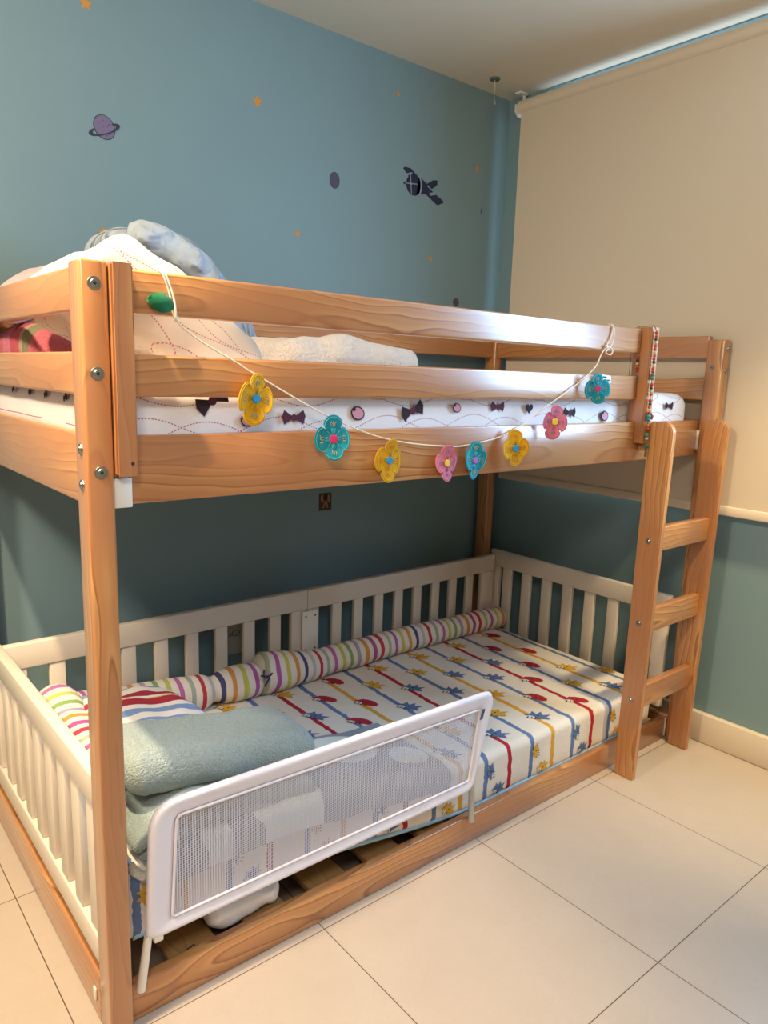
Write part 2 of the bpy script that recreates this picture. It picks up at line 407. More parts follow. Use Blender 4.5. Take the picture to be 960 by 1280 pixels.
def pillow(mb, M, wx, wy, T, n=36, mi=0, wr=.006, seed=0, p=2.6):
    """cushion: two puffed faces meeting at a seam, mapped through matrix M"""
    vs = []; fs = []; id_ = {}
    for side in (1, -1):
        for i in range(n+1):
            for j in range(n+1):
                u = -1+2*i/n; v = -1+2*j/n; edge = i in (0, n) or j in (0, n)
                key = (i, j) if edge else (i, j, side)
                if key in id_: continue
                t = max(0, (1-abs(u)**p)*(1-abs(v)**p))**.5
                x = u*wx/2*(1-.06*(1-abs(v)**2)*abs(u)**3); y = v*wy/2*(1-.06*(1-abs(u)**2)*abs(v)**3)
                z = side*T/2*t + wr*t*noise.noise(Vector((u*2.4+seed, v*2.4, side*3.)))*2
                id_[key] = len(vs); vs.append(M @ Vector((x, y, z)))
        for i in range(n):
            for j in range(n):
                q = []
                for (ii, jj) in ((i, j), (i+1, j), (i+1, j+1), (i, j+1)):
                    q.append(id_.get((ii, jj), id_.get((ii, jj, side))))
                fs.append(q if side > 0 else q[::-1])
    mb.add(vs, fs, mi)
def wob(q, amp, sc, seed=0):
    v = noise.noise_vector(Vector((q[0]*sc+seed, q[1]*sc, q[2]*sc))); return Vector(q)+v*amp
def decal(mb, pts, mapper, mi):
    vs = [mapper(*p) for p in pts]
    mb.add(vs, [list(range(len(vs)))], mi)
def ell(cx, cy, rx, ry, n=14, rot=0):
    return [(cx+rx*cos(2*pi*i/n)*cos(rot)-ry*sin(2*pi*i/n)*sin(rot), cy+rx*cos(2*pi*i/n)*sin(rot)+ry*sin(2*pi*i/n)*cos(rot)) for i in range(n)]
def struct(o): o['kind'] = 'structure'; return o

# ================================================================ the room
XW, YW, CH = 1.985, .975, 2.263
XL, YF = -2.3, -2.7
mb = MB(); box(mb, XL-.12, XW+.14, YF-.12, YW+.12, -.1, 0, 0); struct(mb.build('floor', FLOOR, smooth=False))
mb = MB(); box(mb, XL-.12, XW+.14, YF-.12, YW+.12, CH, CH+.1, 0); struct(mb.build('ceiling', CEIL, smooth=False))
mb = MB(); box(mb, XL-.12, XW+.14, YW, YW+.12, 0, CH, 0); struct(mb.build('wall_back', BLUE, smooth=False))
mb = MB(); box(mb, XL-.12, XL, YF, YW, 0, CH, 0); struct(mb.build('wall_left', BLUE, smooth=False))
mb = MB(); box(mb, XL-.12, XW+.14, YF-.12, YF, 0, CH, 0); struct(mb.build('wall_front', CEIL, smooth=False))
W1 = (-.30, .79, .86, 2.258); W2 = (-.90, -.345, 1.08, 2.18)
mb = MB()
box(mb, XW, XW+.12, YF, YW, 0, .86, 0)
box(mb, XW, XW+.12, W1[1], YW, .86, CH, 0); box(mb, XW, XW+.12, W1[0], W1[1], W1[3], CH, 0)
box(mb, XW, XW+.12, W2[1], W1[0], .86, CH, 0); box(mb, XW, XW+.12, W2[0], W2[1], W2[3], CH, 0); box(mb, XW, XW+.12, W2[0], W2[1], .86, W2[2], 0)
box(mb, XW, XW+.12, YF, W2[0], .86, CH, 0)
struct(mb.build('wall_right', BLUE, smooth=False))
for k, (ya, yb, za, zb) in enumerate((W1, W2)):
    mb = MB(); x0, x1 = XW+.05, XW+.09
    box(mb, x0, x1, ya+.001, ya+.04, za+.001, zb-.001, .002); box(mb, x0, x1, yb-.04, yb-.001, za+.001, zb-.001, .002)
    box(mb, x0, x1, ya+.04, yb-.04, za+.001, za+.04, .002); box(mb, x0, x1, ya+.04, yb-.04, zb-.04, zb-.001, .002)
    box(mb, x0, x1, (ya+yb)/2-.02, (ya+yb)/2+.02, za+.04, zb-.04, .002)
    wn = struct(mb.build('window_%d' % (k+1), ALU))
    mb = MB(); box(mb, XW+.068, XW+.072, ya+.04, yb-.04, za+.04, zb-.04, 0); mb.build('glass_pane', GLASS, wn)
mb = MB(); box(mb, XW-.024, XW, YF, YW-.001, 0, .101, .003); struct(mb.build('baseboard_right', BASEB))
mb = MB(); box(mb, XL+.001, XW-.025, YW-.012, YW, 0, .101, .003); struct(mb.build('baseboard_back', BASEB))

# ================================================================ roller blind
rb = thing('roller_blind', (1.95, .2, CH), 'beige roller blind pulled down over the window on the right wall', 'blind')
mb = MB(); cyl(mb, (1.948, .885, 2.208), (1.948, -.37, 2.208), .024, n=24); mb.build('roller_tube', BLINDBAR, rb)
mb = MB(); box(mb, 1.9375, 1.9400, -.36, .874, .79, 2.205, 0); mb.build('blind_fabric', BLINDM, rb)
mb = MB(); box(mb, 1.933, 1.945, -.36, .876, .786, .816, .004); mb.build('bottom_bar', BLINDBAR, rb)
for y in (.890, -.378):
    mb = MB(); prism(mb, [(1.920, 2.215), (1.920, 2.19), (1.935, 2.174), (1.962, 2.174), (1.976, 2.19), (1.976, 2.262), (1.962, 2.262), (1.962, 2.225)], 'y', y-.003, y+.003, .001)
    box(mb, 1.930, 1.976, y-.014, y+.014, 2.256, 2.2625, .001); mb.build('bracket', WHITE_PLASTIC, rb)

# ================================================================ bunk bed
bed = thing('bunk_bed', (.95, .46, 0), 'pine bunk bed with ladder and slatted guard rails', 'bunk bed')
PW, PD, HP = .041, .054, 1.344
def bolt(p, n, parent, r=.0105):
    p = Vector(p); n = Vector(n); mb = MB()
    cyl(mb, p, p+n*.0018, r, r*.93, 20); cyl(mb, p+n*.0018, p+n*.0034, r*.62, r*.52, 18); cyl(mb, p+n*.0034, p+n*.0036, r*.28, n=6, mi=1)
    mb.build('bolt', [STEEL, DARKHOLE], parent, label='zinc bolt head')
def post(x0, y0, h=HP, front=0):
    return board('post', x0, x0+PW, y0, y0+PD, 0, h, WZ, bed, .004, seg=3)
P1 = post(0, 0); P3 = post(1.887, -.038, 1.329); P4 = post(1.889, .891, 1.333); P2 = post(0, .891)
for z in (1.310, 1.178, 1.027): bolt((.0205, -.0003, z), (0, -1, 0), P1)
for z in (1.062, 1.006): bolt((-.0003, .027, z), (-1, 0, 0), P1, .009)
for z in (1.302, 1.236, ): bolt((1.912, -.0383, z), (0, -1, 0), P3, .008)
bolt((1.8867, -.005, 1.245), (-1, 0, 0), P3, .007)
bolt((1.912, -.0383, .12), (0, -1, 0), P3, .008)
YR = .018
board('side_rail', .072, 1.884, YR, YR+.023, .970, 1.081, WX, bed)
mb = MB(); box(mb, .0415, .0718, .008, .040, .967, 1.015, .002); mb.build('corner_block', WHITE_PLASTIC, bed, label='white plastic corner block')
mb = MB(); box(mb, 1.8845, 1.8868, .012, .030, .99, 1.05, .0008); mb.build('corner_block', WHITE_PLASTIC, bed, label='white plastic corner block')
board('side_rail', .0415, 1.8885, .912, .935, .970, 1.081, WX, bed)
def rail(x0, x1, y0, y1, z0, z1, mat): return board('guard_rail', x0, x1, y0, y1, z0, z1, mat, bed, .005, seg=3)
rail(.0765, 1.520, YR, YR+.022, 1.272, 1.339, WX); rail(.0765, 1.517, YR, YR+.022, 1.143, 1.210, WX)
rail(.0415, 1.8885, .905, .927, 1.272, 1.339, WIN); rail(.0415, 1.8885, .905, .927, 1.143, 1.210, WIN)
def guard_post(x0, x1, zt, zb):
    mb = MB(); prism(mb, [(-.0105, zb), (YR-.0005, zb), (YR-.0005, 1.0815), (.043, 1.0815), (.043, zt), (-.0105, zt)], 'x', x0, x1, .003)
    return mb.build('guard_post', WZ, bed, ang=50)
g1 = guard_post(.0425, .076, 1.343, 1.020); g2 = guard_post(1.5215, 1.5625, 1.343, 1.023)
mb = MB(); cyl(mb, (.0665, -.0104, 1.040), (.0665, -.0110, 1.040), .0028, n=12); mb.build('screw_hole', DARKHOLE, g1)
def end_rails(x0, ya, yb, nm='end_rail'):
    for z0, z1 in ((1.273, 1.341), (1.144, 1.211), (.968, 1.083)):
        board(nm, x0, x0+.022, ya, yb, z0, z1, WY, bed, .004, seg=3)
end_rails(.012, PD+.0005, .8905); end_rails(1.898, .0165, .8905)
# lower frame
board('base_rail', .0415, 1.884, .020, .042, 0, .077, WX, bed); board('base_rail', .0415, 1.8885, .912, .934, 0, .077, WX, bed)
board('base_rail', .0, .022, PD+.0005, .8905, 0, .096, WY, bed); board('base_rail', 1.902, 1.924, .0165, .8905, 0, .077, WY, bed)
mb = MB(); box(mb, -.004, -.0002, .070, .082, .035, .062, .0018); mb.build('corner_bracket', WHITE_PLASTIC, bed, label='white plastic bracket on the low end rail')
mb = MB(); box(mb, 1.8845, 1.8868, .018, .034, .01, .075, .0008); mb.build('corner_bracket', WHITE_PLASTIC, bed, label='white plastic bracket on the low front rail')
board('slat_ledge', .045, 1.882, .0425, .062, .026, .049, WX, bed); board('slat_ledge', .045, 1.882, .892, .9115, .026, .049, WX, bed)
sx = .132
for k in range(11): board('slat', sx+k*.163, sx+k*.163+.098, .0432, .911, .0495, .064, WSL, bed, .002)
for k in range(11): board('slat', .1+k*.163, .1+k*.163+.08, .0415, .9115, .981, .995, WSL, bed, .002)
# ladder
def stile(x0, x1):
    out = []; zt = 1.086; fr = -.0865; bk = -.013
    pts = [(-.0055, 0), (bk+.001, zt-.012), (bk-.011, zt)]
    for i in range(9):
        a = pi/2+ (pi/2)*i/8; pts.append((fr+.032+.032*cos(a), zt-.032+.032*sin(a)))
    pts += [(-.069, 0)]
    mb = MB(); prism(mb, pts, 'x', x0, x1, .003); return mb.build('ladder_stile', WZ, bed, ang=50)
s1 = stile(1.549, 1.571); s2 = stile(1.8635, 1.8855)
mb = MB(); box(mb, 1.5495, 1.5705, -.0124, YR-.0005, 1.0, 1.05, .002); mb.build('ladder_block', WZ, s1)
for z, yy in ((.743, -.046), (.495, -.041), (.253, -.039)):
    bolt((1.5487, yy, z), (-1, 0, 0), s1, .0085)
    o = board('ladder_rung', 1.5712, 1.8633, yy-.019, yy+.006, z-.031, z+.042, WX, bed, .004, seg=3)
# printed mark on the first slat
cu = bpy.data.curves.new('stamp', 'FONT'); cu.body = 'B'; cu.size = .026; cu.extrude = .0003
to = bpy.data.objects.new('tmp', cu); COL.objects.link(to); dg = bpy.context.evaluated_depsgraph_get()
me = bpy.data.meshes.new_from_object(to.evaluated_get(dg)); bpy.data.objects.remove(to)
slat0 = [o for o in bed.children if o.name.startswith('slat') and not o.name.startswith('slat_l')][0]
so = bpy.data.objects.new('stamped_letter', me); me.materials.clear(); me.materials.append(INK); link(so, slat0, (.168, .058, .0645)); so.rotation_euler = (0, 0, rad(-75))

# ================================================================ white slatted fence round the lower mattress
fen = thing('bed_fence', (.95, .45, .1), 'white slatted wooden fence around the lower mattress', 'bed fence')
def fpart(nm, *a): return board(nm, *a, WHITE_PAINT, fen, .003, seg=2)
# back side, two panels
for a, b in ((.026, .9475), (.9485, 1.866)):
    fpart('top_rail', a, b, .805, .829, .417, .484); fpart('bottom_rail', a, b, .805, .829, .11, .17)
for x in [.043+.0955*k for k in range(9)]: fpart('fence_slat', x if x > .05 else .047, x+.041, .809, .825, .1702, .4168)
for x in [1.053+.0935*k for k in range(8)]: fpart('fence_slat', x, x+.039, .809, .825, .1702, .4168)
fpart('fence_post', .887, .946, .8075, .8265, .1702, .4168); fpart('fence_post', .950, .996, .8075, .8265, .1702, .4168); fpart('fence_post', 1.793, 1.864, .8075, .8265, .1702, .4168)
pl = MB(); box(pl, .925, .988, .800, .8045, .262, .413, .0018); pl = pl.build('joining_plate', WHITE_PLASTIC, fen)
for x in (.938, .975):
    for z in (.395, .280): mb = MB(); cyl(mb, (x, .7998, z), (x, .7992, z), .0035, n=12); mb.build('screw', flat('screw_dark', hexc('5B5348'), .5) if 'screw_dark' not in bpy.data.materials else bpy.data.materials['screw_dark'], pl)
# right side
fpart('top_rail', 1.868, 1.890, .04, .833, .437, .502); fpart('bottom_rail', 1.868, 1.890, .04, .833, .11, .165)
for y in [.134+.0982*k for k in range(7)]: fpart('fence_slat', 1.871, 1.887, y, y+.043, .1652, .4368)
fpart('fence_post', 1.870, 1.888, .042, .092, .1652, .4368); fpart('fence_post', 1.870, 1.888, .785, .832, .1652, .4368)
# left side
fpart('top_rail', .0005, .0255, .056, .832, .438, .496); fpart('bottom_rail', .0005, .0255, .056, .832, .124, .178)
for y in [.060+.0880*k for k in range(8)]: fpart('fence_slat', .004, .021, y, y+.043, .1782, .4378)
fpart('fence_post', .003, .022, .770, .830, .1782, .4378)

# ================================================================ lower mattress with printed sheet
MX0, MX1, MY0, MY1 = .032, 1.832, .046, .800
def sst(a, b, x): t = max(0, min(1, (x-a)/(b-a))); return t*t*(3-2*t)
def lift(x, y): return .078*(1-sst(.30, 1.02, x))*(1-.75*sst(.05, .75, y))
def mfn(q):
    q = Vector(q); q.z += lift(q.x, q.y)
    q.z += .003*noise.noise(Vector((q.x*5, q.y*5, 1)))
    if q.y < MY0+.03: q.y += .004*noise.noise(Vector((q.x*9, q.z*12, 4)))
    return q
mb = MB(); rbox(mb, ((MX0+MX1)/2, (MY0+MY1)/2, .1345), (MX1-MX0, MY1-MY0, .138), .022, .022, mfn)
ZT = .2035
def top(x, y): return Vector((x, y, ZT+lift(x, y)+.003*noise.noise(Vector((x*5, y*5, 1)))+.0016))
def front(x, z): return Vector((x, MY0-.0012+.004*noise.noise(Vector((x*9, (z+lift(x, MY0))*12, 4)))-.0006, z+lift(x, MY0)))
def critter(mapper, cx, cy, s, rot, mi, kind):
    def T(pts): return [(cx+(p[0]*cos(rot)-p[1]*sin(rot))*s, cy+(p[0]*sin(rot)+p[1]*cos(rot))*s) for p in pts]
    def put(pts, m, h):
        decal(mb, T(pts), lambda a, b: mapper(a, b)+(Vector((0, 0, h)) if mapper is top else Vector((0, -h, 0))), m)
    if kind == 0:   # rounded body with a tail
        put([(-.62, .02), (-.45, .12), (-.3, .34), (.0, .40), (.3, .36), (.55, .20), (.62, .02), (.45, -.16), (.2, -.14), (.1, -.26), (-.05, -.12), (-.25, -.26), (-.3, -.08)], mi, 0)
    else:           # spiky body
        put([(-.6, .05), (-.3, .2), (-.22, .48), (-.02, .22), (.18, .52), (.26, .2), (.62, .34), (.42, .05), (.6, -.15), (.2, -.2), (-.1, -.3), (-.3, -.1)], mi, 0)
    put(ell(-.30, -.14, .2, .13, 10), 6, .0004)
    for k in range(3):
        x = -.42+.17*k; put([(x, -.10), (x+.05, -.10), (x+.0, -.30), (x-.05, -.28)], 4, .0006)
    put(ell(.05, .05, .05, .05, 8), 4, .0006)
random.seed(3)
cols = {0: 1, 1: 2, 2: 3, 3: 2}
for k in range(-16, 4):
    xs = 1.50+.0945*k
    for j in range(4):
        y = .12+.185*j+(.09 if k % 2 else 0)
        x = xs+.045*(y-.35)+.012
        if y > .70 or x < .1 or x > 1.79: continue
        mi = [1, 3, 2, 3, 2, 1, 2, 3][(k*3+j*5) % 8]
        critter(top, x, y, .066, rad(-62)+random.uniform(-.25, .25), mi, 0 if mi == 1 else 1)
    for z in (.095, .155):
        x = xs+.045*(MY0-.35)+(.02 if z > .1 else .05)
        if MX0+.05 < x < MX1-.05 and (k+int(z*20)) % 2 == 0:
            critter(front, x, z, .042, random.uniform(-.3, .3)+rad(90 if z > .1 else 0), [1, 3, 2, 2][k % 4], k % 2)
# light blue bound lower edge of the cover
tube(mb, [Vector((x, MY0+.006, .072+lift(x, MY0))) for x in [MX0+.03+.02*i for i in range(88)]], .0065, 8, 5)
mat1 = mb.build('mattress', [SHEET, RED, BLUEP, YEL, INK, BLUEHEM, PALEP], ang=60)
tag(mat1, 'lower mattress in a white sheet printed with coloured stripes and little creatures', 'mattress')

# ================================================================ bolsters
def zt(x, y): return ZT+lift(x, y)
def rr(t): return .030+.034*min(1, (t/.03))**.5 if t < .03 else (.064-.022*t)
path = smooth_path([(.708, .728, zt(.708, .72)+.066), (.80, .722, zt(.8, .72)+.058), (.95, .735, zt(.95, .73)+.050), (1.1, .738, zt(1.1, .73)+.049), (1.3, .742, .252), (1.5, .745, .248), (1.7, .745, .244), (1.862, .742, .240)], 12)
mb = MB(); tube(mb, path, lambda t, s: (.048+.020*max(0, 1-t/.22)-.006*t)*min(1, .60+t*30, .45+(1-t)*26), 20, wob=.10, nscale=11)
tag(mb.build('bolster', bolster_mat('striped_bolster_cover', 1/.50), ang=180), 'long thin striped bolster along the back fence of the lower bunk, right one', 'bolster', 'striped bolsters inside the fence')
path = smooth_path([(.725, .725, zt(.72, .72)+.045), (.66, .722, zt(.66, .72)+.050), (.55, .725, zt(.55, .72)+.048), (.40, .725, zt(.4, .72)+.054), (.26, .725, zt(.26, .72)+.066), (.15, .715, zt(.15, .7)+.085), (.10, .67, zt(.1, .67)+.10), (.090, .58, .395), (.088, .45, .385), (.088, .33, .375), (.088, .22, .365)], 12)
mb = MB(); tube(mb, path, lambda t, s: (.053)*(1-.28*math.exp(-((s-.165)/.022)**2))*min(1, .5+t*20, .45+(1-t)*26), 20, wob=.10, nscale=11)
bo = mb.build('bolster', bolster_mat('striped_bolster_cover_left', 1/.50), ang=180)
tag(bo, 'striped bolster bent round the left rear corner of the lower bunk', 'bolster', 'striped bolsters inside the fence')
mb = MB(); tube(mb, smooth_path([(.705, .672, .31), (.70, .664, .29), (.715, .660, .285), (.70, .660, .262)], 6), .0028, 6); tube(mb, smooth_path([(.690, .665, .296), (.715, .662, .290), (.728, .662, .297)], 6), .0028, 6)
mb.build('tie', flat('tie_navy', hexc('3A3560'), .9), bo, label='dark fabric tie')

# ================================================================ things on the lower bunk
M = Matrix.Translation((.225, .42, .368)) @ Matrix.Rotation(rad(6), 4, 'Y') @ Matrix.Rotation(rad(-4), 4, 'X')
mb = MB(); pillow(mb, M, .31, .42, .13, 28, seed=4)
tag(mb.build('pillow', PSTRIPE, ang=180), 'small pillow with red white and blue stripes lying on the lower mattress', 'pillow')
def towel_fn(seed, amp=.008):
    def f(q):
        q = wob(q, amp, 9, seed); q = wob(q, .0025, 40, seed); x = q.x
        q.z += -.17*(x-.30); return q
    return f
mb = MB()
rbox(mb, (.305, .215, .388), (.445, .21, .092), .045, .012, towel_fn(1))
def lay(dz, dy, drop, seed):
    def f(q):
        q = wob(q, .006, 8, seed); q = wob(q, .002, 40, seed)
        q.z += -.20*(q.x-.30)+dz; 
        if q.x < .22: q.z -= drop*(.22-q.x)**1.3
        return q
    return f
rbox(mb, (.28, .175, .338), (.40, .24, .026), .013, .012, lay(0, 0, .9, 5))
rbox(mb, (.25, .165, .312), (.32, .22, .024), .012, .012, lay(0, 0, 1.1, 8))
rbox(mb, (.19, .150, .292), (.20, .19, .022), .011, .012, lay(0, 0, .6, 11))
tw = mb.build('folded_towel', SAGE, ang=180)
tag(tw, 'folded sage green terry towel on the lower mattress behind the bed guard', 'towel')
mb = MB(); tube(mb, smooth_path([(.060, .050, .300), (.070, .032, .288), (.084, .026, .286), (.100, .026, .302), (.110, .027, .325), (.118, .029, .345)], 8), .0085, 10, wob=.2, nscale=60)
mb.build('towel_edge', TERRYW, tw, label='cream looped edge of the towel')
def gfn(q):
    z0 = q[2]; q = wob(q, .004, 12, 2); hang = max(0, .050-q.y)
    z = zt(q.x, max(q.y, MY0)) + .008 + .006*noise.noise(Vector((q.x*9, q.y*9, 3)))
    if hang > 0: return Vector((q.x, .036-z0*.55-.004*min(1, hang*40)+.004*noise.noise(Vector((q.x*11, 2, 3))), z-hang+z0*.2))
    return Vector((q.x, q.y, z+z0))
mb = MB(); rbox(mb, (.50, .160, .010), (.72, .315, .016), .008, .012, gfn)
tag(mb.build('blanket', GREYC, ang=180), 'grey blanket with pale cloud shapes seen through the guard net', 'blanket')
mb = MB(); rbox(mb, (.300, .112, .100), (.17, .13, .060), .029, .010, lambda q: wob(wob(q, .014, 11, 3), .004, 40, 8))
tag(mb.build('white_cloth', WHITECLOTH, ang=180), 'bundled white cloth tucked under the lower mattress on the slats', 'cloth')

# ================================================================ bed guard
gd = thing('bed_guard', (.5, .012, .066), 'white mesh bed guard rail along the front of the lower mattress', 'bed guard')
def rpoly(cs, rs, nc=8, ne=14):
    out = []; n = len(cs)
    for i in range(n):
        p = Vector((*cs[i], 0)); a = (Vector((*cs[i-1], 0))-p); b = (Vector((*cs[(i+1) % n], 0))-p)
        r = rs[i]; a1 = p+a.normalized()*r; b1 = p+b.normalized()*r
        for k in range(nc+1):
            t = k/nc; out.append((a1*(1-t)**2+p*2*t*(1-t)+b1*t*t))
        q = Vector((*cs[(i+1) % n], 0)); b2 = q-b.normalized()*rs[(i+1) % n]
        for k in range(1, ne): out.append(b1+(b2-b1)*k/ne)
    return out
OUT = rpoly([(.070, .163), (.918, .161), (.990, .417), (.084, .430)], [.02, .025, .045, .055])
INN = rpoly([(.121, .192), (.905, .191), (.932, .376), (.134, .393)], [.008, .008, .008, .012])
GY = .012
mb = MB(); K = 10; nP = len(OUT); loops = []
for k in range(2*K):
    s = (k if k <= K else 2*K-k)/K; sg = -1 if k <= K else 1
    yy = .0105*max(0, 1-(2*s-1)**4)**.5*(.35+.65*s) if 0 < s < 1 else 0
    for i in range(nP):
        p = INN[i].lerp(OUT[i], s); n_ = .0022*noise.noise(Vector((p.x*16, p.y*16, sg)))*(1-abs(2*s-1))
        mb.v.append(Vector((p.x, GY+sg*(yy+n_), p.y))); mb.u.append(0)
for k in range(2*K):
    for i in range(nP):
        k2 = (k+1) % (2*K); j = (i+1) % nP; mb.f.append([k*nP+i, k*nP+j, k2*nP+j, k2*nP+i]); mb.m.append(0)
mb.build('guard_cover', GUARDF, gd, ang=180)
mb = MB(); tube(mb, [Vector((p.x, GY-.0045, p.y)) for p in INN]+[Vector((INN[0].x, GY-.0045, INN[0].y))], .0026, 8, cap=False); mb.build('piping', flat('piping_white', hexc('E9E0E2'), .8), gd)
mb = MB(); mb.add([Vector((p.x, GY, p.y)) for p in INN], [list(range(len(INN)))]); mb.build('net_panel', NET, gd, smooth=False, origin=(.5, GY, .3))
for a, b in (((.0765, .012, .172), (.060, .013, .0665)), ((.922, .013, .205), (.930, .014, .0665))):
    mb = MB(); cyl(mb, b, a, .0085, .0075, 14); mb.build('guard_leg', WHITE_PLASTIC if b[0] < .5 else flat('leg_grey', hexc('B9B8AE'), .4), gd)
mb = MB(); box(mb, .085, .103, .004, .020, .155, .172, .003); mb.build('clip', WHITE_PLASTIC, gd)
mb = MB(); prism(mb, [(.928, .352), (.936, .353), (.944, .377), (.936, .378)], 'y', GY-.0115, GY-.0095); mb.build('maker_tag', flat('tag_dark', hexc('4A4F5C'), .6), gd, label='small dark sewn tag')

# ================================================================ upper mattress and bedding
def umfn(q):
    q = wob(q, .004, 7, 21); return q
mb = MB(); rbox(mb, (.9625, .475, 1.080), (1.845, .85, .166), .045, .025, umfn)
UMY = .047
def upm(x, z): return Vector((x, UMY-.0022, z))
def strawberry(f, cx, cz, s=.016):
    decal(mb, ell(cx, cz, s*1.12, s*.88, 16, -.3), lambda a, b: f(a, b), 1)
    decal(mb, ell(cx, cz, s*.94, s*.70, 16, -.3), lambda a, b: f(a, b)+Vector((0, -.0005, 0)), 2)
    decal(mb, [(cx-s*1.0, cz+s*.45), (cx-s*.5, cz+s*.95), (cx-s*.35, cz+s*.45), (cx-s*.6, cz+s*.2)], lambda a, b: f(a, b)+Vector((0, -.0008, 0)), 1)
def bow(f, cx, cz, s=.02, m=1, rot=0):
    for sg in (-1, 1):
        decal(mb, [(cx+sg*s*x*cos(rot)-s*y*sin(rot), cz+sg*s*x*sin(rot)+s*y*cos(rot)) for x, y in ((.1, .1), (.9, .6), (1.1, .1), (.9, -.55), (.1, -.1))], f, m)
    decal(mb, ell(cx, cz, s*.28, s*.28, 10), lambda a, b: f(a, b)+Vector((0, -.0005, 0)), 3)
def heart(f, cx, cz, s, m):
    decal(mb, [(cx+s*.0625*16*sin(t)**3, cz+s*.0625*(13*cos(t)-5*cos(2*t)-2*cos(3*t)-cos(4*t))) for t in [2*pi*i/24 for i in range(24)]], f, m)
strawberry(upm, .553, 1.112); strawberry(upm, .836, 1.122, .012); strawberry(upm, 1.415, 1.098, .016); strawberry(upm, .30, 1.10, .012)
bow(upm, .40, 1.105, .024, 3); bow(upm, .702, 1.116, .030, 1, .3); bow(upm, .973, 1.124, .022, 3); bow(upm, 1.255, 1.108, .024, 1); heart(upm, 1.09, 1.120, .014, 1); bow(upm, 1.748, 1.125, .022, 1)
bow(upm, .232, 1.136, .030, 1, .5)
def left(y, z): return Vector((.0382, y, z))
for y, z in ((.10, 1.128), (.22, 1.135), (.34, 1.136), (.45, 1.137), (.58, 1.137)):
    decal(mb, ell(y, z, .009, .007, 10), left, 1); decal(mb, ell(y+.012, z-.004, .005, .006, 8), left, 1)
um = mb.build('mattress', [UPSHEET, INK, PINKP, PLUM], ang=180)
tag(um, 'upper bunk mattress in a white sheet with dotted pink wavy lines', 'mattress')

# big printed pillow leaning up towards the left end
M = Matrix.Translation((.212, .290, 1.262)) @ Matrix.Rotation(rad(34), 4, 'Y') @ Matrix.Rotation(rad(-2), 4, 'X')
mb = MB(); pillow(mb, M, .37, .38, .16, 48, seed=1, wr=.012, p=8)
big = mb.build('pillow', PILLOWC, ang=180)
tag(big, 'big cream pillow with dotted wavy lines leaning at the left end of top bunk', 'pillow')
# small pink pillow behind it
M = Matrix.Translation((.115, .72, 1.345)) @ Matrix.Rotation(rad(-35), 4, 'Y') @ Matrix.Rotation(rad(8), 4, 'X')
mb = MB(); pillow(mb, M, .20, .24, .08, 24, seed=9)
tag(mb.build('pillow', fabric('pale_pink_cotton', hexc('E8CFC9'), hexc('DDBFBB'), 12, .3, 300), ang=180), 'pale pink small pillow poking up behind the big cream pillow', 'pillow')
# pink towel at the left end
mb = MB(); rbox(mb, (.135, .70, 1.222), (.17, .36, .112), .05, .014, lambda q: wob(wob(q, .010, 9, 4), .003, 45, 2))
tag(mb.build('pink_towel', PINKT, ang=180), 'folded pink terry towel at the left end of the top bunk', 'towel')
# pale blue quilt
def qfn(seed, amp):
    def f(q):
        q = wob(q, amp, 7, seed); return wob(q, .007, 22, seed+3)
    return f
def loft(mb, prof, y0, y1, rnd, fn, ny=40):
    prof = smooth_path([(a, 0, b) for a, b in prof+prof[:1]], 6)[:-1]; n = len(prof)
    cx = sum(p.x for p in prof)/n; cz = sum(p.z for p in prof)/n; vs = []; fs = []
    for k in range(ny+1):
        t = k/ny; y = y0+(y1-y0)*t; d = min(y-y0, y1-y); s = 1 if d > rnd else max(.02, (1-((rnd-d)/rnd)**2))**.5
        s = .62+.38*s if 0 < k < ny else .55
        for p in prof: vs.append(Vector(fn(Vector((cx+(p.x-cx)*s, y, cz+(p.z-cz)*s)))))
    for k in range(ny):
        for i in range(n): fs.append([k*n+i, (k+1)*n+i, (k+1)*n+(i+1) % n, k*n+(i+1) % n])
    fs += [list(range(n)), list(range(ny*n, ny*n+n))[::-1]]
    mb.add(vs, fs)
mb = MB()
loft(mb, [(.285, 1.30), (.250, 1.43), (.262, 1.492), (.33, 1.508), (.41, 1.504), (.465, 1.478), (.515, 1.42), (.598, 1.32), (.645, 1.240), (.655, 1.195), (.60, 1.180), (.42, 1.180), (.32, 1.21)], .515, .80, .09, qfn(31, .014))
tube(mb, smooth_path([(.27, .515, 1.482), (.34, .500, 1.462), (.42, .492, 1.425), (.465, .498, 1.375), (.50, .51, 1.30)], 10), lambda t, s: .034*min(1, .5+t*8, .4+(1-t)*5), 18, wob=.25, nscale=14)
tag(mb.build('quilt', QUILTM, ang=180), 'crumpled pale blue quilt heaped behind the big pillow on the top bunk', 'quilt')
# cream fleece blanket
mb = MB()
rbox(mb, (.615, .40, 1.220), (.19, .24, .105), .05, .014, qfn(50, .012))
tube(mb, smooth_path([(.650, .350, 1.195), (.652, .325, 1.225), (.690, .318, 1.236), (.760, .325, 1.232), (.860, .335, 1.226), (.930, .345, 1.216), (.972, .365, 1.200)], 10), lambda t, s: .043*min(1, .45+t*9, .35+(1-t)*6), 20, wob=.22, nscale=9)
rbox(mb, (.800, .47, 1.210), (.34, .20, .085), .04, .014, qfn(57, .010))
tag(mb.build('blanket', FLUFF, ang=180), 'bunched cream fleece blanket in the middle of the top bunk', 'blanket')

